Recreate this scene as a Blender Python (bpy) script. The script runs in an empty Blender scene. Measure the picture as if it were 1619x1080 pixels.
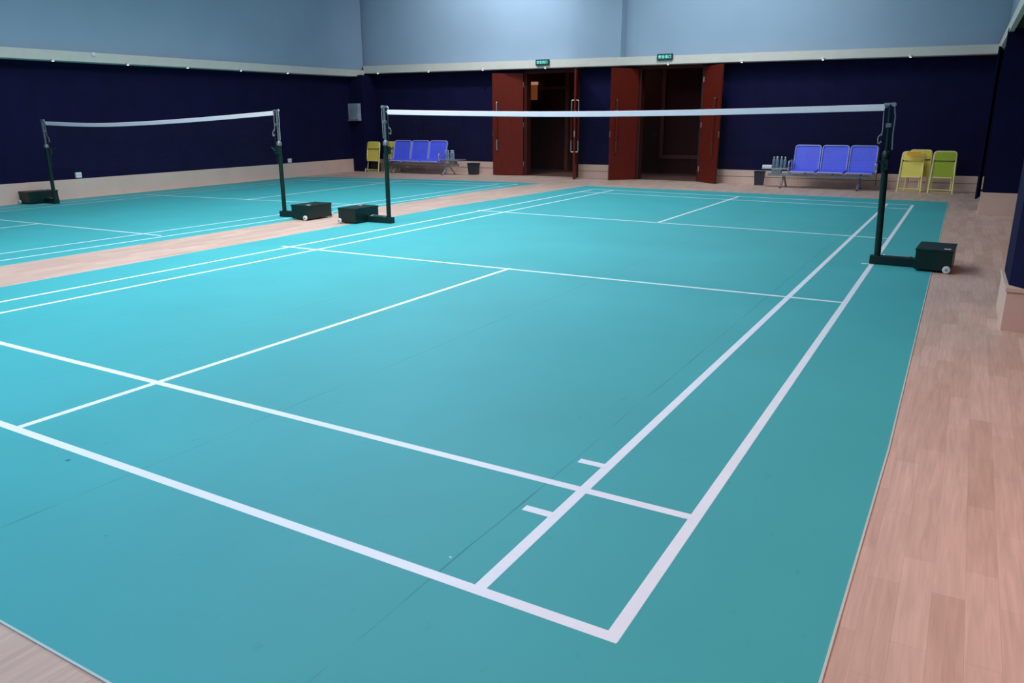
import bpy, bmesh, math, random
from mathutils import Vector, Matrix
random.seed(7)
S = bpy.context.scene
COL = S.collection
PI = math.pi

# ------------------------------------------------------------------ camera, world, lights, exposure
CAM = Vector((3.7087, -8.4045, 1.3745)); YAW, PIT, ROL, FPX = -0.5254, -0.2771, -0.0025, 1220.34
fw = Vector((math.sin(YAW)*math.cos(PIT), math.cos(YAW)*math.cos(PIT), math.sin(PIT)))
rt = Vector((math.cos(YAW), -math.sin(YAW), 0)); up = rt.cross(fw)
cr, sr = math.cos(ROL), math.sin(ROL)
rt, up = rt*cr + up*sr, -rt*sr + up*cr
cd = bpy.data.cameras.new('camera'); cam = bpy.data.objects.new('camera', cd); COL.objects.link(cam)
cam.matrix_world = Matrix(((rt.x, up.x, -fw.x, CAM.x), (rt.y, up.y, -fw.y, CAM.y), (rt.z, up.z, -fw.z, CAM.z), (0, 0, 0, 1)))
cd.sensor_width = 36; cd.lens = FPX*36/1619; cd.clip_start = 0.05; cd.clip_end = 100
S.camera = cam
S.view_settings.view_transform = 'Standard'; S.view_settings.look = 'None'
S.view_settings.exposure = 0.0; S.view_settings.gamma = 1.0; S.view_settings.use_curve_mapping = False
w = bpy.data.worlds.new('world'); S.world = w; w.use_nodes = True
w.node_tree.nodes['Background'].inputs[0].default_value = (0.55, 0.7, 0.9, 1)
w.node_tree.nodes['Background'].inputs[1].default_value = 0.02

def area(name, loc, size, power, color, rot=(0, 0, 0), size_y=None, spread=None):
    l = bpy.data.lights.new(name, 'AREA'); l.energy = power; l.color = color; l.size = size
    if size_y: l.shape = 'RECTANGLE'; l.size_y = size_y
    if spread: l.spread = spread
    o = bpy.data.objects.new(name, l); o.location = loc; o.rotation_euler = rot; COL.objects.link(o); return o
COOL = (0.84, 0.91, 1.0)
# rows of ceiling lamps over the courts (above the frame), then two added fills
area('ceiling_light_main_court', (-2.7, -1.7, 5.8), 2.8, 425, COOL, size_y=6.0, spread=math.radians(155))
area('ceiling_light_between', (-4.6, 4.6, 5.8), 3.0, 165, COOL, size_y=4.0)
area('ceiling_light_left_court', (-6.9, 1.6, 5.8), 1.6, 70, COOL, size_y=6.0, spread=math.radians(130))
area('back_fill', (-.8, 6.3, 5.8), 3.2, 120, COOL, size_y=1.6)  # added fill, brightens the seats and the back of the mat
area('front_fill', (-1.8, -8.6, 5.8), 3.0, 350, (0.62, 0.76, 1.0), rot=(math.radians(18), 0, 0), size_y=2.0)  # added frontal fill, tilted forward to brighten net tape and near mat
def spot(name, loc, aim, power, deg, color, blend=.9, soft=.25):
    l = bpy.data.lights.new(name, 'SPOT'); l.energy = power; l.spot_size = math.radians(deg); l.spot_blend = blend; l.color = color; l.shadow_soft_size = soft
    o = bpy.data.objects.new(name, l); o.location = loc; COL.objects.link(o)
    o.rotation_euler = (Vector(aim)-Vector(loc)).to_track_quat('-Z', 'Y').to_euler(); return o
# wall washers on the back wall
spot('wall_washer', (-6.6, 7.2, 5.9), (-7.4, 10, 4.0), 640, 120, (.85, .92, 1))
spot('wall_washer', (-1.2, 7.2, 5.9), (-1.0, 10, 4.0), 330, 110, (.82, .92, 1))

# ------------------------------------------------------------------ materials
def mat(name, col, rough=0.5, metal=0.0, spec=0.5, noise=0.0, nscale=6.0, bump=0.0, emit=None, estr=0.0, alpha=1.0, trans=0.0):
    m = bpy.data.materials.new(name); m.use_nodes = True
    nt = m.node_tree; b = nt.nodes['Principled BSDF']
    b.inputs['Base Color'].default_value = (*col, 1); b.inputs['Roughness'].default_value = rough
    b.inputs['Metallic'].default_value = metal; b.inputs['Specular IOR Level'].default_value = spec
    if trans: b.inputs['Transmission Weight'].default_value = trans
    if emit: b.inputs['Emission Color'].default_value = (*emit, 1); b.inputs['Emission Strength'].default_value = estr
    tc = nt.nodes.new('ShaderNodeTexCoord'); n = nt.nodes.new('ShaderNodeTexNoise')
    n.inputs['Scale'].default_value = nscale; n.inputs['Detail'].default_value = 5
    nt.links.new(tc.outputs['Object'], n.inputs['Vector'])
    r = nt.nodes.new('ShaderNodeMapRange'); r.inputs['To Min'].default_value = 1-noise; r.inputs['To Max'].default_value = 1+noise
    r.inputs['From Min'].default_value = .3; r.inputs['From Max'].default_value = .7
    nt.links.new(n.outputs['Fac'], r.inputs['Value'])
    v = nt.nodes.new('ShaderNodeVectorMath'); v.operation = 'SCALE'; v.inputs[0].default_value = col
    nt.links.new(r.outputs['Result'], v.inputs['Scale']); nt.links.new(v.outputs['Vector'], b.inputs['Base Color'])
    if bump:
        bp = nt.nodes.new('ShaderNodeBump'); bp.inputs['Strength'].default_value = bump; bp.inputs['Distance'].default_value = .01
        nt.links.new(n.outputs['Fac'], bp.inputs['Height']); nt.links.new(bp.outputs['Normal'], b.inputs['Normal'])
    return m

def mat_court():
    m = mat('court_vinyl', (0.060, 0.418, 0.430), 0.58, noise=0.05, nscale=0.9, spec=0.28)
    nt = m.node_tree; N = nt.nodes; L = nt.links; b = N['Principled BSDF']
    base = b.inputs['Base Color'].links[0].from_socket
    tc = N['Texture Coordinate']; sp = N.new('ShaderNodeSeparateXYZ'); L.new(tc.outputs['Object'], sp.inputs[0])
    wn = N.new('ShaderNodeTexNoise'); wn.inputs['Scale'].default_value = 1.3; L.new(tc.outputs['Object'], wn.inputs['Vector'])
    brk = N.new('ShaderNodeTexNoise'); brk.inputs['Scale'].default_value = 2.2; brk.inputs['Detail'].default_value = 4
    L.new(tc.outputs['Object'], brk.inputs['Vector'])
    def M(op, a, c=None, clamp=False):
        n = N.new('ShaderNodeMath'); n.operation = op; n.use_clamp = clamp
        for i, x in enumerate((a, c)):
            if x is None: continue
            if isinstance(x, (int, float)): n.inputs[i].default_value = x
            else: L.new(x, n.inputs[i])
        return n.outputs[0]
    wob = M('MULTIPLY', M('SUBTRACT', wn.outputs['Fac'], 0.5), 0.03)
    x = M('ADD', sp.outputs[0], wob)
    tot = None
    for sx in (0.93, 2.43, -0.60, -2.12):      # seams between the rolls of vinyl
        d = M('ABSOLUTE', M('SUBTRACT', x, sx))
        s = M('MULTIPLY', M('LESS_THAN', d, 0.0035 if sx > 0 else 0.0018), 1.0)
        tot = s if tot is None else M('MAXIMUM', tot, s)
    tot = M('MULTIPLY', tot, M('MULTIPLY', M('SUBTRACT', brk.outputs['Fac'], 0.38), 2.6, True), True)
    mx = N.new('ShaderNodeMix'); mx.data_type = 'RGBA'; L.new(M('MULTIPLY', tot, .75), mx.inputs['Factor'])
    L.new(base, mx.inputs[6]); mx.inputs[7].default_value = (0.01, 0.10, 0.12, 1)
    out = mx.outputs[2]
    # fine scuffs
    sc = N.new('ShaderNodeTexNoise'); sc.inputs['Scale'].default_value = 26; sc.inputs['Detail'].default_value = 6
    mp = N.new('ShaderNodeMapping'); mp.inputs['Scale'].default_value = (1, .35, 1); L.new(tc.outputs['Object'], mp.inputs[0]); L.new(mp.outputs[0], sc.inputs['Vector'])
    f = M('MULTIPLY', M('SUBTRACT', sc.outputs['Fac'], 0.66), 3.0, True)
    mx2 = N.new('ShaderNodeMix'); mx2.data_type = 'RGBA'; L.new(f, mx2.inputs['Factor']); L.new(out, mx2.inputs[6])
    mx2.inputs[7].default_value = (0.02, 0.24, 0.28, 1); out = mx2.outputs[2]
    # two separate marks
    for (cx, cy, rad, c) in ((0.58, -6.75, 0.010, (0.02, 0.09, 0.14, 1)), (2.41, -6.57, 0.005, (0.5, 0.75, 0.75, 1)), (1.30, -7.05, .004, (.02, .12, .15, 1))):
        vd = N.new('ShaderNodeVectorMath'); vd.operation = 'DISTANCE'; L.new(tc.outputs['Object'], vd.inputs[0])
        vd.inputs[1].default_value = (cx, cy, 0.004)
        dd = M('ADD', vd.outputs['Value'], M('MULTIPLY', M('SUBTRACT', sc.outputs['Fac'], .5), .012))
        k = N.new('ShaderNodeMix'); k.data_type = 'RGBA'; L.new(M('MULTIPLY', M('LESS_THAN', dd, rad), .8), k.inputs['Factor'])
        L.new(out, k.inputs[6]); k.inputs[7].default_value = c; out = k.outputs[2]
    L.new(out, b.inputs['Base Color'])
    return m

def mat_wood(name='laminate', c1=(0.60, 0.395, 0.305), c2=(0.72, 0.50, 0.40), rough=0.45):
    m = bpy.data.materials.new(name); m.use_nodes = True; nt = m.node_tree; N = nt.nodes; L = nt.links; b = N['Principled BSDF']
    tc = N.new('ShaderNodeTexCoord'); mp = N.new('ShaderNodeMapping'); mp.inputs['Rotation'].default_value = (0, 0, PI/2)
    L.new(tc.outputs['Object'], mp.inputs[0])
    br = N.new('ShaderNodeTexBrick'); br.inputs['Scale'].default_value = 1.0
    br.inputs['Brick Width'].default_value = 0.50; br.inputs['Row Height'].default_value = 0.088
    br.inputs['Mortar Size'].default_value = 0.0006; br.inputs['Mortar Smooth'].default_value = 0.3
    br.offset = 0.37; br.inputs['Bias'].default_value = 0.0
    br.inputs['Color1'].default_value = (*c1, 1); br.inputs['Color2'].default_value = (*c2, 1)
    br.inputs['Mortar'].default_value = (c1[0]*.85, c1[1]*.82, c1[2]*.8, 1)
    L.new(mp.outputs[0], br.inputs['Vector'])
    mp2 = N.new('ShaderNodeMapping'); mp2.inputs['Scale'].default_value = (28, 1.6, 1); L.new(tc.outputs['Object'], mp2.inputs[0])
    n = N.new('ShaderNodeTexNoise'); n.inputs['Scale'].default_value = 2.2; n.inputs['Detail'].default_value = 8; n.inputs['Distortion'].default_value = .6
    L.new(mp2.outputs[0], n.inputs['Vector'])
    r = N.new('ShaderNodeMapRange'); r.inputs['From Min'].default_value = .3; r.inputs['From Max'].default_value = .7
    r.inputs['To Min'].default_value = .88; r.inputs['To Max'].default_value = 1.1; L.new(n.outputs['Fac'], r.inputs['Value'])
    v = N.new('ShaderNodeVectorMath'); v.operation = 'SCALE'; L.new(br.outputs['Color'], v.inputs[0]); L.new(r.outputs[0], v.inputs['Scale'])
    L.new(v.outputs[0], b.inputs['Base Color']); b.inputs['Roughness'].default_value = rough; b.inputs['Specular IOR Level'].default_value = .4
    return m

def mat_navy():
    m = mat('navy_fabric', (0.0060, 0.0055, 0.037), 0.85, noise=0.18, nscale=2.5, spec=.15)
    nt = m.node_tree; N = nt.nodes; b = N['Principled BSDF']
    tc = N['Texture Coordinate']; wv = N.new('ShaderNodeTexWave'); wv.inputs['Scale'].default_value = 14; wv.inputs['Distortion'].default_value = .3
    nt.links.new(tc.outputs['Object'], wv.inputs['Vector'])
    bp = N.new('ShaderNodeBump'); bp.inputs['Strength'].default_value = .25; bp.inputs['Distance'].default_value = .004
    nt.links.new(wv.outputs['Fac'], bp.inputs['Height']); nt.links.new(bp.outputs[0], b.inputs['Normal'])
    return m

def mat_redwood(name, c, rough=.3):
    m = mat(name, c, rough, spec=.15)
    nt = m.node_tree; N = nt.nodes
    n = N['Noise Texture']; mp = N.new('ShaderNodeMapping'); mp.inputs['Scale'].default_value = (14, 14, .7)
    nt.links.new(N['Texture Coordinate'].outputs['Object'], mp.inputs[0]); nt.links.new(mp.outputs[0], n.inputs['Vector'])
    N['Map Range'].inputs['To Min'].default_value = .75; N['Map Range'].inputs['To Max'].default_value = 1.25
    return m

M = {
 'court': mat_court(), 'wood': mat_wood(), 'navy': mat_navy(),
 'line': mat('line_paint', (0.93, 0.93, 0.97), .45, noise=.03, nscale=8),
 'edge': mat('mat_edge_strip', (0.55, 0.66, 0.62), .5, noise=.04),
 'upper': mat('upper_wall_paint', (0.31, 0.41, 0.515), .85, noise=.03, nscale=1.2),
 'ledge': mat('ledge_cream', (0.68, 0.63, 0.54), .7, noise=.03),
 'soffit': mat('soffit_dark', (0.025, 0.028, 0.024), .9, noise=.1),
 'base': mat('baseboard_cream', (0.76, 0.53, 0.43), .55, noise=.05, nscale=2),
 'groove': mat('baseboard_joint', (0.30, 0.22, 0.17), .7),
 'door': mat_redwood('door_red_wood', (0.130, 0.013, 0.006), .5),
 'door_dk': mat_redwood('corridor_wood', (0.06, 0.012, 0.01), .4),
 'frame': mat_redwood('frame_brown_wood', (0.17, 0.06, 0.045), .4),
 'steel': mat('brushed_steel', (0.75, 0.73, 0.72), .28, metal=.9, noise=.05),
 'chrome': mat('chrome', (0.62, 0.64, 0.70), .3, metal=.8, noise=.05),
 'alu': mat('grey_metal', (0.42, 0.44, 0.47), .4, metal=.6, noise=.05),
 'green': mat('dark_green_paint', (0.003, 0.022, 0.018), .42, noise=.12, nscale=10, spec=.4),
 'white': mat('white_plastic', (0.82, 0.82, 0.80), .45, noise=.03),
 'tape': mat('net_tape_white', (0.98, 0.87, 0.90), .7, noise=.02, nscale=10),
 'net': mat('net_cord', (0.03, 0.02, 0.025), .8, noise=.1),
 'post_grey': mat('post_grey_metal', (0.20, 0.22, 0.22), .4, metal=.5, noise=.1),
 'steel_dark': mat('dark_reflecting_steel', (0.16, 0.07, 0.05), .35, metal=.7),  # bright metal handles with their dark reflections put into the colour
 'cord': mat('cord_grey', (0.26, 0.27, 0.28), .6, noise=.1, nscale=20),
 'blue': mat('blue_seat', (0.115, 0.15, 0.90), .42, noise=.06, nscale=3, spec=.4),
 'blue_edge': mat('blue_seat_edge', (0.42, 0.42, 0.85), .4, noise=.05),
 'yellow': mat('yellow_plastic', (0.95, 0.72, 0.06), .4, noise=.05),
 'yellow_panel': mat('yellow_panel', (1.0, 0.80, 0.13), .45, noise=.05),
 'lime_panel': mat('lime_panel', (0.40, 0.47, 0.015), .45, noise=.05),
 'frame_yellow': mat('pale_yellow_tube', (0.95, 0.80, 0.34), .4, noise=.05),
 'orange': mat('orange_plastic', (1.0, 0.42, 0.02), .4, noise=.06),
 'bin': mat('bin_plastic', (0.022, 0.020, 0.034), .45, noise=.1),
 'black': mat('black_matte', (0.006, 0.007, 0.008), .6, noise=.1),
 'exit_g': mat('exit_green', (0.0, 0.05, 0.04), .4, emit=(0.0, 0.10, 0.085), estr=.5, noise=.02),
 'exit_t': mat('exit_text', (0.3, 0.8, 0.7), .4, emit=(0.25, 0.85, 0.75), estr=.9),
 'lamp': mat('lamp_glass', (1, .95, .85), .3, emit=(1, .93, .82), estr=1.6),
 'amber': mat('amber_glow', (.5, .2, .05), .5, emit=(1, .30, .07), estr=.10),
 'amber2': mat('warm_glow', (.7, .4, .3), .5, emit=(1, .5, .35), estr=.34),
 'clear': mat('clear_plastic', (0.55, 0.66, 0.78), .12, trans=.75, noise=.02),
 'cap': mat('bottle_cap', (0.72, 0.78, 0.85), .4, noise=.03),
 'liner': mat('ceiling_paint', (0.55, 0.6, 0.65), .9, noise=.02),
 'cabinet': mat('cabinet_grey', (0.38, 0.42, 0.50), .4, noise=.2, nscale=5, metal=.2),
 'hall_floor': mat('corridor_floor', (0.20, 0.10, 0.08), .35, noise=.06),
 'brass': mat('lock_brass', (.6, .5, .35), .3, metal=.8),
}

# ------------------------------------------------------------------ helpers
def tag(o, label=None, cat=None, group=None, kind=None):
    if label: o['label'] = label
    if cat: o['category'] = cat
    if group: o['group'] = group
    if kind: o['kind'] = kind
    return o
def empty(name, loc, rz=0, label=None, cat=None, group=None):
    o = bpy.data.objects.new(name, None); COL.objects.link(o); o.location = loc; o.rotation_euler = (0, 0, rz)
    o.empty_display_size = .1
    return tag(o, label, cat, group)
def build(name, bm, m, parent=None, smooth=False, bevel=0, seg=2):
    if bevel:
        bmesh.ops.bevel(bm, geom=[e for e in bm.edges], offset=bevel, segments=seg, profile=.6, affect='EDGES')
    bmesh.ops.recalc_face_normals(bm, faces=bm.faces)
    me = bpy.data.meshes.new(name); bm.to_mesh(me); bm.free()
    me.materials.append(M[m] if isinstance(m, str) else m)
    if smooth:
        for p in me.polygons: p.use_smooth = True
        try: me.set_sharp_from_angle(angle=math.radians(40))
        except Exception: pass
    o = bpy.data.objects.new(name, me); COL.objects.link(o)
    if parent: o.parent = parent
    return o
def B(): return bmesh.new()
def box(bm, x0, x1, y0, y1, z0, z1, mtx=None):
    vs = [bm.verts.new((x, y, z)) for x in (x0, x1) for y in (y0, y1) for z in (z0, z1)]
    for f in ((0, 1, 3, 2), (4, 6, 7, 5), (0, 4, 5, 1), (2, 3, 7, 6), (0, 2, 6, 4), (1, 5, 7, 3)): bm.faces.new([vs[i] for i in f])
    if mtx: bmesh.ops.transform(bm, matrix=mtx, verts=vs)
    return vs
def prism(bm, pts, z0, z1):
    """pts: xy polygon, extruded vertically; z1 may be a list"""
    n = len(pts); a = [bm.verts.new((p[0], p[1], z0[i] if isinstance(z0, (list, tuple)) else z0)) for i, p in enumerate(pts)]
    b = [bm.verts.new((p[0], p[1], z1[i] if isinstance(z1, (list, tuple)) else z1)) for i, p in enumerate(pts)]
    bm.faces.new(a[::-1]); bm.faces.new(b)
    for i in range(n): bm.faces.new((a[i], a[(i+1) % n], b[(i+1) % n], b[i]))
def tube(bm, pts, r, n=10, cap=True):
    pts = [Vector(p) for p in pts]; rings = []
    rr = r if isinstance(r, (list, tuple)) else [r]*len(pts)
    ref = None
    for i, p in enumerate(pts):
        d = (pts[min(i+1, len(pts)-1)] - pts[max(i-1, 0)]).normalized()
        if ref is None: ref = Vector((0, 0, 1)) if abs(d.z) < .9 else Vector((1, 0, 0))
        u = d.cross(ref).normalized(); v = d.cross(u).normalized(); ref = u.cross(d) if abs(u.cross(d).dot(ref)) > 0 else ref
        rings.append([bm.verts.new(p + (u*math.cos(2*PI*k/n) + v*math.sin(2*PI*k/n))*rr[i]) for k in range(n)])
    for a, b in zip(rings, rings[1:]):
        for k in range(n): bm.faces.new((a[k], a[(k+1) % n], b[(k+1) % n], b[k]))
    if cap: bm.faces.new(rings[0][::-1]); bm.faces.new(rings[-1])
def arc(pts, r, n=5):
    """round the corners of a polyline"""
    P = [Vector(p) for p in pts]; out = [P[0]]
    for i in range(1, len(P)-1):
        a = (P[i-1]-P[i]); b = (P[i+1]-P[i]); rr = min(r, a.length*.45, b.length*.45)
        A = P[i] + a.normalized()*rr; C_ = P[i] + b.normalized()*rr
        for k in range(n+1):
            t = k/n; out.append(A*(1-t)**2 + P[i]*2*t*(1-t) + C_*t*t)
    out.append(P[-1]); return out
def lathe(bm, prof, n=20, axis='z', c=(0, 0, 0)):
    c = Vector(c); rings = []
    for r, h in prof:
        ring = []
        for k in range(n):
            a = 2*PI*k/n; x, y = r*math.cos(a), r*math.sin(a)
            ring.append(bm.verts.new(c + (Vector((x, y, h)) if axis == 'z' else Vector((x, h, y)))))
        rings.append(ring)
    for a, b in zip(rings, rings[1:]):
        for k in range(n): bm.faces.new((a[k], a[(k+1) % n], b[(k+1) % n], b[k]))
    bm.faces.new(rings[0][::-1]); bm.faces.new(rings[-1])
def rpanel(bm, w, h, t, r, mtx, n=5):
    """rounded-corner panel in local xz, centred on x, from z=0 to h, thickness t in y"""
    pts = []
    for cx, cz, a0 in ((w/2-r, h-r, 0), (-w/2+r, h-r, 90), (-w/2+r, r, 180), (w/2-r, r, 270)):
        for k in range(n+1):
            a = math.radians(a0 + 90*k/n); pts.append((cx + r*math.cos(a), cz + r*math.sin(a)))
    f = [bm.verts.new(mtx @ Vector((x, -t/2, z))) for x, z in pts]; g = [bm.verts.new(mtx @ Vector((x, t/2, z))) for x, z in pts]
    bm.faces.new(f); bm.faces.new(g[::-1]); k = len(pts)
    for i in range(k): bm.faces.new((f[i], g[i], g[(i+1) % k], f[(i+1) % k]))
def struct(name, bm, m, parent=None):
    o = build(name, bm, m, parent)
    if parent is None: o['kind'] = 'structure'
    return o
def copy_tree(o, parent=None):
    c = o.copy(); COL.objects.link(c); c.parent = parent
    for ch in list(o.children): copy_tree(ch, c)
    return c

# ------------------------------------------------------------------ the room
YB = 10.0                                  # back wall
def LX(y): return -10.75 - 0.1106*(y + 1.3)  # left wall line
YN = -13.0; XR = 4.95; HC = 6.2
bm = B(); prism(bm, [(LX(YN), YN), (XR, YN), (XR, YB), (LX(YB), YB)], -.12, 0); struct('floor', bm, 'wood')
bm = B(); prism(bm, [(LX(YN)-.3, YN-.3), (XR+.3, YN-.3), (XR+.3, YB+.4), (LX(YB)-.4, YB+.4)], HC, HC+.15); struct('ceiling', bm, 'liner')
bm = B(); box(bm, LX(YN)-.2, XR+.2, YN-.2, YN, 0, HC); struct('wall_front', bm, 'navy')
bm = B(); prism(bm, [(XR, YN), (XR+.2, YN), (XR+.2, YB+.2), (XR, YB+.2)], 0, HC); struct('wall_right', bm, 'navy')
# left wall: navy below, pale blue above the ledge
ZL = 2.66
bm = B(); prism(bm, [(LX(YN), YN), (LX(YB), YB), (LX(YB)-.2, YB+.2), (LX(YN)-.2, YN)], 0, ZL+.05); struct('wall_left', bm, 'navy')
OV = .32                                   # ledge overhang
def lo(y, d): return (LX(y)+d, y)
bm = B(); prism(bm, [lo(YN, OV-.12), lo(YB-OV+.12, OV-.12), (LX(YB)-.2, YB+.2), lo(YN, -.2)], [2.28, 2.72, 2.72, 2.28], HC); struct('wall_left_upper', bm, 'upper')
zln, zlf = 2.20, 2.63
bm = B(); prism(bm, [lo(YN, OV), lo(YB-OV, OV), (LX(YB), YB), lo(YN, 0)], [zln, zlf, zlf, zln], [zln+.17, zlf+.17, zlf+.17, zln+.17])
struct('trim_1', bm, 'ledge')
# back wall with two doorways
D1 = (-6.54, -5.02); D2 = (-3.40, -1.83); HD = 2.62
bm = B()
for x0, x1 in ((LX(YB), D1[0]), (D1[1], D2[0]), (D2[1], XR)): box(bm, x0, x1, YB, YB+.2, 0, 2.75)
for d in (D1, D2): box(bm, d[0], d[1], YB, YB+.2, HD+.02, 2.75)
struct('wall_back', bm, 'navy')
bm = B(); box(bm, LX(YB)-.1, XR, YB+.02, YB+.2, 2.74, HC); struct('wall_back_upper', bm, 'upper')
zbl, zbr = 2.72, 2.62
bm = B(); xl, xr = LX(YB-OV)+OV, 3.88
prism(bm, [(xl-.02, YB-OV), (xr, YB-OV), (xr, YB), (xl-.3, YB)], [zbl, zbr-.02, zbr-.02, zbl], [zbl+.20, zbr+.15, zbr+.15, zbl+.20]); struct('trim_2', bm, 'ledge')
# pilaster on the upper wall
bm = B(); box(bm, -4.86, -3.80, YB-OV+.02, YB+.05, 2.78, HC); struct('wall_pilaster', bm, 'upper')
# right-hand soffit: cream edge towards the room, dark underside, upper wall above it
bm = B(); prism(bm, [(3.88, YB-OV), (3.99, 1.5), (4.0, YN), (4.06, YN), (4.05, 1.5), (3.94, YB-OV)], [2.60, 2.60, 2.60, 2.60, 2.60, 2.60], 2.76); struct('trim_3', bm, 'ledge')
bm = B(); prism(bm, [(3.94, YB), (3.94, YB-OV), (4.05, 1.5), (4.06, YN), (XR, YN), (XR, YB)], 2.64, 2.76); struct('ceiling_soffit', bm, 'soffit')
bm = B(); prism(bm, [(4.0, YB-.1), (4.1, 1.5), (4.1, YN), (XR, YN), (XR, YB-.1)], 2.765, HC); struct('wall_right_upper', bm, 'upper')
# baseboards
def baseb(name, pts, h, t=.025):
    """pts run along the wall with the room on the left-hand normal side given by explicit polygon"""
    bm = B(); prism(bm, pts, 0, h); return struct(name, bm, 'base')
def groove(parent, bmf):
    g = B(); bmf(g); return build('joint', g, 'groove', parent)
HB = .33
bl = baseb('baseboard_left', [lo(YN, .03), lo(YB-.7, .03), lo(YB-.7, 0), lo(YN, 0)], .355)
def rung(name, x0, x1, y=YB, h=HB):
    o = baseb(name, [(x0, y-.03), (x1, y-.03), (x1, y), (x0, y)], h)
    groove(o, lambda g: box(g, x0, x1, y-.034, y-.028, h*.50, h*.50+.012)); return o
rung('baseboard_back', LX(YB)+.47, D1[0]-.052); rung('baseboard_middle', D1[1]+.052, D2[0]-.052); rung('baseboard_back_right', D2[1]+.052, 4.6, h=.30)
# corner column wrapped in navy down to the floor
bm = B(); prism(bm, [(LX(YB-.7), YB-.7), (LX(YB-.7)+.47, YB-.66), (LX(YB)+.47, YB), (LX(YB), YB)], 0, 2.66); struct('wall_corner_column', bm, 'navy')
# navy columns on the right
bm = B(); box(bm, 3.93, XR, 5.4, 5.95, .335, 2.65); struct('wall_pillar_far', bm, 'navy')
bm = B(); box(bm, 3.91, XR, 5.38, 5.97, 0, .335); struct('baseboard_pillar_far', bm, 'base')
bm = B(); prism(bm, [(4.06, -1.56), (4.04, -1.62), (4.05, -2.22), (4.13, -2.32), (XR, -2.32), (XR, -1.56)], .295, 2.65)
struct('wall_pillar_near', bm, 'navy')
bm = B(); prism(bm, [(4.03, -1.53), (4.04, -2.33), (XR, -2.36), (XR, -1.53)], 0, .27)
prism(bm, [(4.02, -1.52), (4.03, -2.345), (XR, -2.375), (XR, -1.52)], .27, .295); struct('baseboard_pillar_near', bm, 'base')

# corridor behind the doors
bm = B(); box(bm, -8.5, -.5, YB+.2, 12.6, -.12, -.002); struct('floor_corridor', bm, 'hall_floor')
for x0, x1 in (D1, D2):
    bm = B(); box(bm, x0, x1, YB, YB+.2, -.05, .004); struct('floor_threshold', bm, 'hall_floor')
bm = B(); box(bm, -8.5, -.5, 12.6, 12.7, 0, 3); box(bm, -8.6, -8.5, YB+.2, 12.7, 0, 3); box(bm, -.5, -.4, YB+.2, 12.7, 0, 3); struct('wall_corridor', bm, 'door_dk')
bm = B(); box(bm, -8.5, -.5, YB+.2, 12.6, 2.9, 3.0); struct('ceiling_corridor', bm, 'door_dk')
def frame_rect(bm, x0, x1, z0, z1, y, wd=.1, t=.06):
    box(bm, x0, x0+wd, y-t, y, z0, z1); box(bm, x1-wd, x1, y-t, y, z0, z1)
    box(bm, x0+wd, x1-wd, y-t, y, z0, z0+wd); box(bm, x0+wd, x1-wd, y-t, y, z1-wd, z1)
bm = B(); frame_rect(bm, -3.74, -1.85, .40, 2.86, 12.6); struct('trim_4', bm, 'frame')
bm = B(); box(bm, -6.62, -6.52, 12.5, 12.6, 0, 2.9); box(bm, -7.5, -6.62, 12.53, 12.6, 2.28, 2.36); struct('trim_5', bm, 'frame')
for i, d in enumerate((D1, D2)):       # door casings
    bm = B(); w_ = .05
    box(bm, d[0]-.05, d[0]+w_, YB-.012, YB+.21, 0, HD); box(bm, d[1]-w_, d[1]+.05, YB-.012, YB+.21, 0, HD); box(bm, d[0]+w_, d[1]-w_, YB-.012, YB+.21, HD-.05, HD+.02)
    struct('trim_%d' % (6+i), bm, 'door_dk')
# lit sign panel in the corridor
t = empty('wall_lamp', (-7.71, 12.50, 2.0), 0, 'amber glowing wall lamp seen through the left doorway', 'lamp')
bm = B(); box(bm, -.16, .16, -.05, .05, 0, .42); build('lamp_shade', bm, 'amber', t, bevel=.01)
bm = B(); box(bm, -.18, .18, -.06, .05, .42, .50); build('lamp_top', bm, 'amber2', t)
for (x, z, wd, lab) in ((-3.95, 1.62, .20, 'small grey sign plate on corridor wall, upper of two'), (-3.9, 1.05, .16, 'small grey sign plate on corridor wall, lower of two')):
    bm = B(); box(bm, x-wd/2, x+wd/2, 12.585, 12.6, z-.05, z+.05); tag(build('sign_plate', bm, 'bin'), lab, 'sign', 'sign plates in the corridor')
area('corridor_light', (-4.6, 11.4, 2.85), .5, 3, (1, .6, .4))

# ------------------------------------------------------------------ doors (leaves stand open)
def door(name, hx, hy, fx, fy, both=False):
    L_ = math.hypot(fx-hx, fy-hy); a = math.atan2(fy-hy, fx-hx)
    o = empty(name, (hx, hy, 0), a); o['kind'] = 'structure'
    bm = B(); box(bm, 0, L_, -.022, .022, .012, HD-.03); build('door_panel', bm, 'door', o, bevel=.004)
    def handle(side):
        y = side*.085; x = L_-.13; hm = 'steel_dark' if both else 'steel'
        bm = B(); tube(bm, arc([(x, side*.022, .66), (x, y, .66), (x, y, .95)], .03), .015); tube(bm, [(x, y, .95), (x, y, 1.5)], .013)
        tube(bm, arc([(x, y, 1.5), (x, y, 1.88), (x, side*.022, 1.88)], .03), .015)
        hd = build('handle', bm, hm, o, smooth=True)
        bm = B(); tube(bm, [(x, y, .93), (x, y, 1.53)], .018); build('grip', bm, 'door', hd, smooth=True)
    handle(-1); handle(1)
    bm = B(); box(bm, L_-.004, L_+.004, -.012, .012, 1.02, 1.16); build('lock_plate', bm, 'brass', o)
    for z in (.3, 1.3, 2.3):
        bm = B(); tube(bm, [(0, -.03, z-.06), (0, -.03, z+.06)], .012); build('hinge', bm, 'steel', o, smooth=True)
    return o
door('door_1', -6.57, 9.94, -7.36, 9.70)
door('door_2', -5.02, 9.94, -4.74, 9.22)
door('door_3', -3.42, 9.94, -3.84, 9.30, True)
door('door_4', -1.80, 9.94, -1.26, 9.44, True)

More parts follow.
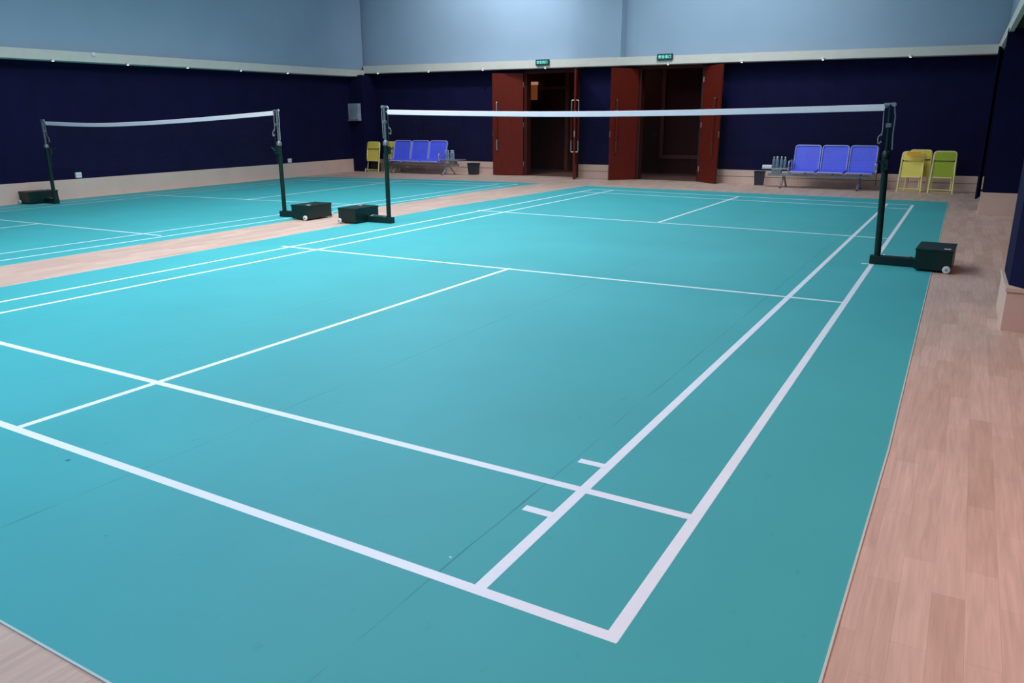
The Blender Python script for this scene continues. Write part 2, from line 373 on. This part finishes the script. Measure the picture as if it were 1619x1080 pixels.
# ------------------------------------------------------------------ courts
def quad_strip(bm, p, q, wd, z0, z1):
    p = Vector((p[0], p[1], 0)); q = Vector((q[0], q[1], 0)); d = (q-p).normalized(); n = Vector((-d.y, d.x, 0))*wd/2
    prism(bm, [p-n, q-n, q+n, p+n], z0, z1)
TM = .004
WL, WF = .032, .022
def court(poly, lines, label, name='court_mat'):
    bm = B(); prism(bm, poly, .0005, TM); o = build(name, bm, 'court'); tag(o, label, 'court mat')
    for i, (nm, p, q, wd) in enumerate(lines):
        bm = B(); quad_strip(bm, p, q, wd, TM+.0001, TM+.0003+.00005*i); build(nm, bm, 'line', o)
    bm = B()
    n = len(poly)
    for i in range(n): quad_strip(bm, poly[i], poly[(i+1) % n], .007, .0004, TM+.0002)
    build('edge_strip', bm, 'edge', o)
    return o
W = .042
court([(3.55, -7.49), (3.57, -4.9), (3.47, 7.28), (-3.62, 7.55), (-3.80, 2.5), (-3.55, -2.9), (-3.30, -7.49)], [
 ('side_line', (3.03, -6.70), (2.965, 6.42), W), ('side_line', (-2.80, -6.68), (-3.10, 6.75), W),
 ('singles_side_line', (2.585, -6.69), (2.57, 6.45), W), ('singles_side_line', (-2.42, -6.68), (-2.64, 6.80), W),
 ('base_line', (-2.80, -6.65), (3.05, -6.685), W), ('base_line', (-3.10, 6.80), (2.98, 6.42), W),
 ('long_service_line', (-2.84, -5.90), (3.02, -5.92), W), ('long_service_line', (-3.09, 6.10), (2.96, 5.72), W),
 ('short_service_line', (-3.02, -2.07), (3.0, -1.985), W), ('short_service_line', (-3.07, 2.19), (2.98, 1.97), W),
 ('centre_line', (.02, -6.65), (-.03, -1.99), W), ('centre_line', (.01, 2.12), (0, 6.62), W),
 ('service_tick', (2.455, -6.155), (2.58, -6.155), .04), ('service_tick', (2.455, -5.68), (2.58, -5.68), .04),
 ('service_tick', (2.90, -.03), (2.98, -.03), .04)],
 'teal badminton court mat in the foreground with white lines')
court([(-4.38, -7.5), (-4.62, -2.2), (-4.74, .1), (-5.02, 5.0), (-4.86, 7.73), (-7.5, 7.52), (-10.9, 6.95), (LX(6.6)+.16, 6.6), (LX(-1.3)+.08, -1.3), (LX(-7.5)+.1, -7.5)], [
 ('side_line', (-4.78, -6.7), (-5.20, 7.25), WL), ('side_line', (-9.80, -6.7), (-10.75, 6.5), WF),
 ('singles_side_line', (-5.24, -6.7), (-5.62, 7.15), WL), ('singles_side_line', (-9.4, -6.7), (-10.3, 6.5), WF),
 ('base_line', (-5.20, 7.22), (-10.75, 6.5), WL), ('base_line', (-9.8, -6.7), (-4.78, -6.7), WL),
 ('long_service_line', (-5.19, 6.55), (-10.7, 5.8), WL), ('long_service_line', (-9.86, -5.95), (-4.82, -5.95), WL),
 ('short_service_line', (-5.02, -2.19), (-10.15, -2.33), WL), ('short_service_line', (-5.15, 1.95), (-10.4, 1.40), WL),
 ('centre_line', (-7.35, -6.7), (-7.60, -2.27), WL), ('centre_line', (-7.79, 1.63), (-8.2, 6.8), WL)],
 'teal badminton court mat by the far left wall with faint white lines')

# ------------------------------------------------------------------ net posts
def net_post(loc, rz, h, label, bo=0.0, tilt=0.0, dark=False):
    o = empty('net_post', loc, rz, label, 'net post', 'badminton net posts')
    z0 = 0
    bm = B(); box(bm, -.065, .38-bo, -.045, .045, z0+.001, z0+.085); build('foot_beam', bm, 'green', o, bevel=.006)
    bm = B(); box(bm, .35-bo, .66-bo, -.22, .30, z0+.014, z0+.205); wb = build('weight_box', bm, 'green', o, bevel=.008)
    bm = B(); box(bm, .346-bo, .664-bo, -.224, .304, z0+.19, z0+.212); build('box_lid', bm, 'green', wb, bevel=.003)
    bm = B(); box(bm, .58-bo, .635-bo, -.16, -.11, z0+.2121, z0+.2135); build('label_plate', bm, 'white', wb)
    for y in (-.24, .32):
        bm = B(); lathe(bm, [(.006, -.014), (.028, -.014), (.034, -.009), (.034, .009), (.028, .014), (.006, .014)], 24, 'y', (.625-bo, y, z0+.0345)); wh = build('wheel', bm, 'white', o, smooth=True)
        s = -1 if y < 0 else 1
        bm = B(); lathe(bm, [(.012, -.003), (.012, .003)], 16, 'y', (.625-bo, y+s*.0155, z0+.0345)); build('hub', bm, 'alu', wh, smooth=True)
    bm = B(); tube(bm, [(0, 0, .08), (0, 0, h*.70)], .031, 16); build('lower_tube', bm, 'green', o, smooth=True)
    bm = B(); lathe(bm, [(.033, h*.675), (.038, h*.675), (.038, h*.705), (.02, h*.72)], 16); build('collar', bm, 'green' if dark else 'post_grey', o, smooth=True)
    bm = B(); tube(bm, [(0, 0, h*.70), (0, 0, h)], .0155, 14); build('upper_tube', bm, 'post_grey' if dark is False else 'green', o, smooth=True)
    bm = B(); box(bm, -.024, .024, -.022, .022, h*.86, h*.885); build('clamp', bm, 'post_grey', o, bevel=.004)
    bm = B(); box(bm, -.055, .035, -.014, .014, h-.012, h+.012); tube(bm, [(-.055, 0, h), (-.075, 0, h-.02), (-.07, 0, h-.045)], .006, 8); build('top_hook', bm, 'chrome', o, bevel=0)
    bm = B(); lathe(bm, [(.004, -.01), (.02, -.01), (.014, 0), (.02, .01), (.004, .01)], 14, 'y', (.03, 0, h-.004)); build('pulley', bm, 'alu', o, smooth=True)
    bm = B(); tube(bm, [(.035, 0, h-.01), (.052, -.012, h-.12), (.044, -.01, h-.28), (.05, -.02, h-.42)], .0055, 6); build('cord', bm, 'cord', o, smooth=True)
    bm = B(); tube(bm, [(-.05, 0, h-.02), (-.052, -.006, h-.12), (-.048, -.01, h-.22), (-.052, -.02, h-.29)], .005, 6)
    tube(bm, arc([(-.052, -.02, h-.27), (-.085, -.02, h-.3), (-.075, -.03, h-.37), (-.05, -.02, h-.34)], .02), .006, 6); build('tie_cord', bm, 'cord', o, smooth=True)
    bm = B(); box(bm, -.03, .03, -.075, -.035, h*.60, h*.665); tube(bm, arc([(0, -.075, h*.63), (0, -.10, h*.63), (-.045, -.10, h*.66), (-.045, -.125, h*.66)], .01), .006, 8); build('winch', bm, 'green', o)
    bm = B(); tube(bm, arc([(.05, .05, .088), (.05, -.02, .095), (.3, -.02, .095), (.3, .03, .088)], .02), .007, 6); build('tension_lever', bm, 'chrome', o, smooth=True)
    for ch in o.children:
        if ch.name.split('.')[0] in ('lower_tube', 'collar', 'upper_tube', 'top_hook', 'pulley', 'cord', 'tie_cord', 'winch', 'clamp'): ch.rotation_euler = (0, tilt, 0)
    return o
PR = (3.035, 0.02, TM+.001); PL = (-3.28, .20, TM+.001); QR = (-5.17, .06, TM+.001); QL = (-10.21, -.50, TM+.001)
net_post(PR, math.radians(-2), 1.525, 'dark green net post at the right side of the foreground court', tilt=math.radians(-2), dark=True)
net_post(PL, PI+math.radians(2), 1.575, 'dark green net post at the left side of the foreground court')
net_post(QR, math.radians(2), 1.54, 'dark green net post at the right side of the far left court')
net_post(QL, PI, 1.42, 'dark green net post by the left wall', bo=.10)

def net(a, b, sag, lab, dip=.5):
    """a, b = ends of the top of the tape"""
    a, b = Vector(a), Vector(b); d = b-a; Ln = math.hypot(d.x, d.y); ux = Vector((d.x, d.y, 0))/Ln; ny = Vector((-ux.y, ux.x, 0))
    o = empty('badminton_net', (a.x, a.y, 0), 0, lab, 'net', 'badminton nets'); org = Vector((a.x, a.y, 0))
    def P(s, dz, off=0):  # s in 0..1
        u = s/dip*.5 if s < dip else .5+(s-dip)/(1-dip)*.5
        z = a.z + (b.z-a.z)*s - sag*math.sin(PI*u) + dz
        return ux*Ln*s + ny*off + Vector((0, 0, z))
    n = 40
    bm = B(); prev = None
    for i in range(n+1):
        s = i/n; ring = [bm.verts.new(P(s, z, f)) for z, f in ((0, -.004), (.003, 0), (0, .004), (-.056, .006), (-.058, 0), (-.056, -.006))]
        if prev:
            for k in range(6): bm.faces.new((prev[k], prev[(k+1) % 6], ring[(k+1) % 6], ring[k]))
        prev = ring
    build('white_tape', bm, 'tape', o)
    bm = B(); c = .022; cols = int(Ln/c); rows = 32; t = .00045; H = rows*c
    def strand(p, q, wv):
        vs = [bm.verts.new(x) for x in (p-wv, p+wv, q+wv, q-wv)]; bm.faces.new(vs)
    for i in range(cols+1):
        s = i/cols; strand(P(s, -.057), P(s, -.057-H), ux*t); strand(P(s, -.057, -t), P(s, -.057-H, t), ny*t)
    for j in range(1, rows+1):
        for i in range(n):
            strand(P(i/n, -.057-j*c), P((i+1)/n, -.057-j*c), Vector((0, 0, t)))
            strand(P(i/n, -.057-j*c), P((i+1)/n, -.057-j*c), ny*t)
    build('net_mesh', bm, 'net', o)
    for s in (0, 1):
        bm = B(); tube(bm, [P(s, -.059), P(s, -.057-H)], .004, 6); build('side_cord', bm, 'net', o)
    sg = .03
    for s_, d_ in ((0, -1), (1, 1)):
        bm = B(); tube(bm, [P(s_, -.03) + ux*d_*.002, P(s_, -.02) + ux*d_*sg], .005, 6); build('head_cord', bm, 'cord', o)
    return o
net((-3.22, .195, 1.535), (2.935, .02, 1.527), .042, 'long net across the foreground court with bright white tape')
net((-10.12, -.50, 1.40), (-5.23, .05, 1.535), .07, 'sagging net across the far left court', dip=.36)

# ------------------------------------------------------------------ beam seating
def bench(loc, rz, pitch, table_side, label):
    o = empty('beam_bench', loc, rz, label, 'bench', 'waiting benches along the back wall')
    xs = [pitch*i for i in range(3)]
    tx = -pitch*1.03 if table_side < 0 else pitch*3.03
    x0 = min(0, tx) - pitch/2*.0; 
    lo_, hi_ = min(xs[0], tx)-.18, max(xs[-1], tx)+.18
    bm = B(); box(bm, lo_, hi_, -.03, .03, .235, .29); build('beam', bm, 'alu', o, bevel=.004)
    tilt = Matrix.Rotation(math.radians(-14), 4, 'X')
    pw = pitch*.93
    for x in xs:
        bm = B(); rpanel(bm, pw, .44, .035, .05, Matrix.Translation((x, -.25, .345)) @ Matrix.Rotation(math.radians(-86), 4, 'X'))
        s = build('seat', bm, 'blue', o, bevel=0)
        bm = B(); tube(bm, arc([(x-pw/2+.01, -.25, .315), (x-pw/2+.01, -.265, .345), (x+pw/2-.01, -.265, .345), (x+pw/2-.01, -.25, .315)], .02), .016, 8); build('seat_edge', bm, 'blue_edge', s, smooth=True)  # pale tube carries the seat front's highlight line in its colour
        bm = B(); rpanel(bm, pw, .52, .03, .06, Matrix.Translation((x, .165, .37)) @ tilt); bk = build('backrest', bm, 'blue', o)
        m2 = Matrix.Translation((x, .150, .37)) @ tilt
        pts = [m2 @ Vector(p) for p in ((-pw/2, -.012, .0), (-pw/2, -.012, .52), (pw/2, -.012, .52), (pw/2, -.012, 0))]
        bm = B(); tube(bm, arc(pts, .06), .0135, 8); build('backrest_rim', bm, 'blue_edge', bk, smooth=True)
        bm = B(); tube(bm, arc([(x, .0, .27), (x, .2, .29), tuple(m2 @ Vector((0, .05, .3)))], .08), .016, 8); build('back_bracket', bm, 'alu', o, smooth=True)
    for x in [xs[0]+pitch*.5, xs[1]+pitch*.5]:
        bm = B(); box(bm, x-.012, x+.012, -.26, .16, .305, .325); build('seat_bracket', bm, 'chrome', o)
    bm = B(); rpanel(bm, pitch*1.0, .42, .025, .02, Matrix.Translation((tx, -.23, .40)) @ Matrix.Rotation(math.radians(-90), 4, 'X')); build('table_top', bm, 'chrome', o)
    bm = B(); box(bm, tx-.10, tx+.10, -.06, .06, .29, .388); build('table_bracket', bm, 'alu', o)
    ends = ([xs[0]-pitch*.52, xs[-1]+pitch*.52])
    for x in ends:
        bm = B(); tube(bm, arc([(x, -.05, .30), (x, -.22, .36), (x, -.22, .56), (x, .12, .57), (x, .12, .36), (x, .0, .30)], .06), .017, 10); build('armrest', bm, 'chrome', o, smooth=True)
    for x in (tx+.16*(1 if table_side < 0 else -1), xs[-1] if table_side < 0 else xs[0]):
        bm = B(); tube(bm, arc([(x, -.30, .012), (x, -.24, .05), (x, -.02, .235), (x, .05, .235), (x, .25, .06), (x, .31, .012)], .08), .021, 10)
        leg = build('leg', bm, 'chrome', o, smooth=True)
        for y in (-.30, .31):
            bm = B(); lathe(bm, [(.02, 0), (.026, .003), (.02, .016)], 12, 'z', (x, y, 0)); build('foot_pad', bm, 'black', leg)
    return o, tx
PCH = .553
benchR, txR = bench((.67, 9.28, 0), 0, PCH, -1, 'bench with three blue seats and side table on its left, near the right pillar')
PCL = .615
benchL, txL = bench((-10.26, 9.32, 0), 0, PCL, 1, 'bench with three blue seats and side table on its right, left of the doors')

def bottle_mesh():
    bm = B(); lathe(bm, [(.026, 0), (.031, .006), (.031, .06), (.028, .075), (.031, .09), (.031, .15), (.024, .175), (.012, .20), (.012, .215)], 16); return bm
def bottle(x, y, z, label, group, first=[None]):
    if first[0] is None:
        o = build('water_bottle', bottle_mesh(), 'clear', smooth=True)
        bm = B(); lathe(bm, [(.0145, .205), (.0155, .207), (.0155, .228), (.013, .231)], 14); build('cap', bm, 'cap', o, smooth=True)
        first[0] = o
    else: o = copy_tree(first[0])
    o.location = (x, y, z); tag(o, label, 'bottle', group); return o
zt = .4131
tR = .67 + txR; tL = -10.26 + txL
for k, (dx, dy, lab) in enumerate(((-.06, -.05, 'clear bottle on right bench table, leftmost of front row'), (.02, -.06, 'clear bottle on right bench table, second of front row'), (.10, -.05, 'clear bottle on right bench table, third of front row'), (.175, -.06, 'clear bottle on right bench table, end of front row near armrest'),
        (-.02, .07, 'clear bottle on right bench table, left one at the back'), (.07, .08, 'clear bottle on right bench table, right one at the back'))):
    bottle(tR+dx, 9.26+dy, zt, lab, 'water bottles on the right bench table')
for k, (dx, dy, lab) in enumerate(((-.19, -.05, 'clear bottle on left bench table, nearest the armrest'), (-.11, -.06, 'clear bottle on left bench table, second from the armrest'), (-.03, -.04, 'clear bottle on left bench table, third from the armrest'), (.05, -.05, 'clear bottle on left bench table, outer end of the row'), (-.07, .08, 'clear bottle on left bench table, alone at the back'))):
    bottle(tL+dx, 9.32+dy, zt, lab, 'water bottles on the left bench table')
bm = B(); box(bm, -.10, .10, -.06, .06, 0, .055); o = build('tissue_box', bm, 'white', bevel=.008); o.location = (tR-.18, 9.19, zt); tag(o, 'flat white box on the side table of the right bench', 'box')

# bins
def bin_(loc, w, h, label):
    o = empty('waste_bin', loc, 0, label, 'bin', 'dark waste bins by the benches')
    bm = B()
    def ring(wd, z): return [bm.verts.new((sx*wd, sy*wd*.8, z)) for sx, sy in ((-1, -1), (1, -1), (1, 1), (-1, 1))]
    R_ = [ring(w*.42, 0), ring(w*.5, h), ring(w*.5-.008, h), ring(w*.42-.008, .01)]
    for a, b in zip(R_, R_[1:]):
        for k in range(4): bm.faces.new((a[k], a[(k+1) % 4], b[(k+1) % 4], b[k]))
    bm.faces.new(R_[0][::-1]); bm.faces.new(R_[-1])
    build('bin_body', bm, 'bin', o)
    bm = B(); q = w*.5+.006
    for (x0, x1, y0, y1) in ((-q, q, -q*.82, -q*.82+.014), (-q, q, q*.82-.014, q*.82), (-q, -q+.014, -q*.82, q*.82), (q-.014, q, -q*.82, q*.82)): box(bm, x0, x1, y0, y1, h-.02, h+.006)
    build('bin_rim', bm, 'black', o)
bin_((-.33, 9.62, 0), .21, .30, 'dark waste bin to the left of the right bench table')
bin_((-7.93, 9.62, 0), .27, .30, 'dark waste bin between the left bench table and the red doors')

# ------------------------------------------------------------------ folded yellow chairs
def folded_chair(loc, rz, panel, label, lean=9, w=.40, h=.80):
    o = empty('folding_chair', loc, rz, label, 'folding chair', 'folded yellow chairs leaning on the back wall')
    T = Matrix.Rotation(math.radians(-lean), 4, 'X')
    def P(x, y, z): return tuple(T @ Vector((x, y, z)))
    bm = B(); tube(bm, arc([P(-w/2-.012, 0, .015), P(-w/2+.01, 0, h-.012), P(w/2-.01, 0, h-.012), P(w/2+.012, 0, .015)], .06), .017, 10); build('front_frame', bm, 'frame_yellow', o, smooth=True)
    bm = B(); tube(bm, arc([P(-w/2+.035, .035, .36), P(-w/2+.03, .035, .02), P(w/2-.03, .035, .02), P(w/2-.035, .035, .36)], .03), .011, 8); build('rear_frame', bm, 'frame_yellow', o, smooth=True)
    bm = B(); tube(bm, [P(-w/2, 0, .06), P(w/2, 0, .06)], .010, 8); build('crossbar', bm, 'frame_yellow', o, smooth=True)
    bm = B(); rpanel(bm, w-.045, h*.20, .02, .03, T @ Matrix.Translation((0, -.012, h*.77))); build('backrest', bm, panel, o)
    bm = B(); rpanel(bm, w-.035, h*.40, .028, .035, T @ Matrix.Translation((0, .018, h*.355))); s = build('seat', bm, panel, o)
    bm = B(); tube(bm, [P(-w/2+.03, .0, h*.365), P(w/2-.03, .0, h*.365)], .014, 8); build('seat_lip', bm, 'frame_yellow', s, smooth=True)
    for x in (-w/2-.012, w/2+.012):
        bm = B(); lathe(bm, [(.018, 0), (.019, .02), (.015, .035)], 10, 'z', (x, 0, 0)); build('foot_cap', bm, 'frame_yellow', o)
    return o
folded_chair((3.07-.36, 9.24, 0), 0, 'yellow_panel', 'front bright yellow folded chair, left in the right-hand group')
folded_chair((2.83, 9.42, 0), 0, 'yellow', 'yellow folded chair tucked behind the front chair in the right-hand group', h=.83)
folded_chair((3.27, 9.24, 0), 0, 'lime_panel', 'lime green folded chair, rightmost at the back wall', h=.815)
folded_chair((-11.22, 9.30, 0), math.radians(-8), 'yellow_panel', 'yellow folded chair nearest the left corner column', w=.52, h=.85)
folded_chair((-10.74, 9.62, 0), 0, 'yellow', 'yellow folded chair directly left of the left bench, behind the net post', w=.52, h=.85)
bm = B(); rpanel(bm, .27, .075, .03, .03, Matrix.Translation((2.73, 9.195+.045, .715)) @ Matrix.Rotation(math.radians(-9), 4, 'X')); o = build('orange_pouch', bm, 'orange'); tag(o, 'orange pouch hanging on top of the front yellow chair', 'pouch')
bm = B(); box(bm, -.13, .13, -.08, .08, 0, .26); o = build('black_bag', bm, 'black', bevel=.02); o.location = (-11.24, 9.50, 0); tag(o, 'black box standing on the floor behind the yellow chair in the left corner', 'box')

# dark curtain end hanging at the far pillar
bm = B(); pts = []
n = 10
for i in range(n+1):
    pts.append((3.90-.045*(1-i/n) , 5.55+.05*i + .012*math.sin(i*1.9)))
poly = [(x-.012, y) for x, y in pts] + [(x+.012, y) for x, y in reversed(pts)]
prism(bm, poly, .22, 2.42); o = build('curtain', bm, 'navy'); tag(o, 'narrow dark curtain hanging along the left edge of the far right pillar', 'curtain')

# ------------------------------------------------------------------ small things on the walls
TXT = []
def exit_sign(x, label):
    y = YB-OV-.03
    o = empty('exit_sign', (x, y, 2.735), 0, label, 'exit sign', 'green exit signs over the doors')
    bm = B(); box(bm, -.185, .185, -.02, .028, 0, .135); build('housing', bm, 'black', o, bevel=.004)
    bm = B(); box(bm, -.17, .17, -.023, -.0195, .012, .123); build('sign_face', bm, 'exit_g', o)
    if not TXT:
        cu = bpy.data.curves.new('sign_text', 'FONT'); cu.body = '安全出口'; cu.size = .078; cu.align_x = 'CENTER'; cu.align_y = 'CENTER'; cu.extrude = .001
        tmp = bpy.data.objects.new('tmp_text', cu); COL.objects.link(tmp); bpy.context.view_layer.update()
        me = bpy.data.meshes.new_from_object(tmp.evaluated_get(bpy.context.evaluated_depsgraph_get())); bpy.data.objects.remove(tmp); me.name = 'sign_text'
        me.materials.clear(); me.materials.append(M['exit_t']); TXT.append(me)
    tx = bpy.data.objects.new('sign_text', TXT[0]); COL.objects.link(tx); tx.parent = o; tx.location = (0, -.0245, .068); tx.rotation_euler = (PI/2, 0, 0)
    return o
exit_sign(-5.86, 'green lit exit sign above the left doorway'); exit_sign(-2.68, 'green lit exit sign above the right doorway')

first = None
def downlight(p, label, grp, power=0, nrm=(0, -1)):
    o = empty('ledge_light', p, 0, label, 'light', grp)
    bm = B(); lathe(bm, [(.022, .02), (.032, .012), (.032, -.012), (.026, -.02)], 14); build('light_body', bm, 'white', o, smooth=True)
    bm = B(); lathe(bm, [(.022, -.021), (.02, -.028), (.01, -.032)], 14); build('lens', bm, 'lamp', o, smooth=True)
    if power:
        l = bpy.data.lights.new('ledge_spot', 'SPOT'); l.energy = power; l.spot_size = math.radians(70); l.spot_blend = .8; l.color = (1, .78, .66); l.shadow_soft_size = .03
        lo_ = bpy.data.objects.new('ledge_spot', l); COL.objects.link(lo_); lo_.parent = o; lo_.location = (0, 0, -.06)
    return o
ordn = ['first', 'second', 'third', 'fourth', 'fifth', 'sixth', 'seventh', 'eighth']
bx = [(-11.12), (-9.36), (-7.62), (-5.78), (-2.60), (-.92), (.76), (2.40)]
for i, x in enumerate(bx):
    z = zbl + (zbr-.02-zbl)*(x-xl)/(xr-xl)
    downlight((x, YB-OV-.034, z+.005), 'small round light under the back wall ledge, %s from the left corner' % ordn[i], 'ledge lights on the back wall', 2.0)
ly = [.05, 1.62, 3.12, 4.70, 6.32]
for i, y in enumerate(ly):
    t = (y-YN)/(YB-OV-YN); z = zln + (zlf-zln)*t
    downlight((LX(y)+OV+.034, y, z+.005), 'small round light under the left wall ledge, %s from the left edge of the photo' % ordn[i], 'ledge lights on the left wall', 2.0)
t_ = (.98-YN)/(YB-OV-YN)
bm = B(); box(bm, -.012, .012, -.03, .03, -.03, .03); o = build('ledge_box', bm, 'white', bevel=.004); o.location = (LX(.9)+OV+.012, .9, zln+(zlf-zln)*t_+.14)
tag(o, 'tiny white box on the upper edge of the left wall ledge', 'box')
# grey cabinet on the left wall near the corner
o = empty('wall_cabinet', (-11.70, YB-.715, 1.42), 0, 'small grey metal cabinet on the navy corner column at the far left', 'cabinet')
bm = B(); box(bm, -.19, .19, -.10, .015, 0, .47); build('cabinet_body', bm, 'cabinet', o, bevel=.006)
bm = B(); box(bm, -.06, .17, -.112, -.10, .04, .44); build('cabinet_door', bm, 'cabinet', o, bevel=.003)
bm = B(); box(bm, -.20, .20, -.118, -.101, -.005, .028); build('cabinet_lip', bm, 'alu', o)
def socket(y, label):
    o = empty('wall_socket', (LX(y)+.008, y, .375), math.atan(.1106), label, 'socket', 'white wall sockets')
    bm = B(); box(bm, -.006, .03, -.06, .06, 0, .10); build('socket_plate', bm, 'white', o, bevel=.006)
    for yy in (-.02, .02):
        bm = B(); box(bm, .030, .0315, yy-.004, yy+.004, .04, .06); build('slot', bm, 'black', o)
socket(.42, 'white wall socket on the left wall, nearer the camera'); socket(6.5, 'white wall socket on the left wall, farther toward the corner')

# warm downlights in the right-hand soffit (above the frame), real fittings
for i, (y, pw_) in enumerate(((-9.0, 70), (-6.6, 100), (-4.2, 80), (.6, 26), (3.6, 20))):
    o = empty('recessed_downlight', (4.5, y, 2.63), 0, 'warm recessed downlight in the dark right-hand soffit, %s from the camera end' % ordn[i], 'light', 'recessed soffit downlights')
    bm = B(); lathe(bm, [(.05, .008), (.065, .004), (.065, -.004), (.05, -.008)], 18); build('rim', bm, 'alu', o, smooth=True)
    bm = B(); lathe(bm, [(.045, -.0085), (.045, -.0095)], 18); build('lens', bm, 'lamp', o)
    l = bpy.data.lights.new('soffit_spot', 'SPOT'); l.energy = pw_; l.spot_size = math.radians(125); l.spot_blend = .9; l.color = (1, .52, .36); l.shadow_soft_size = .05
    q = bpy.data.objects.new('soffit_spot', l); COL.objects.link(q); q.parent = o; q.location = (0, 0, -.03)
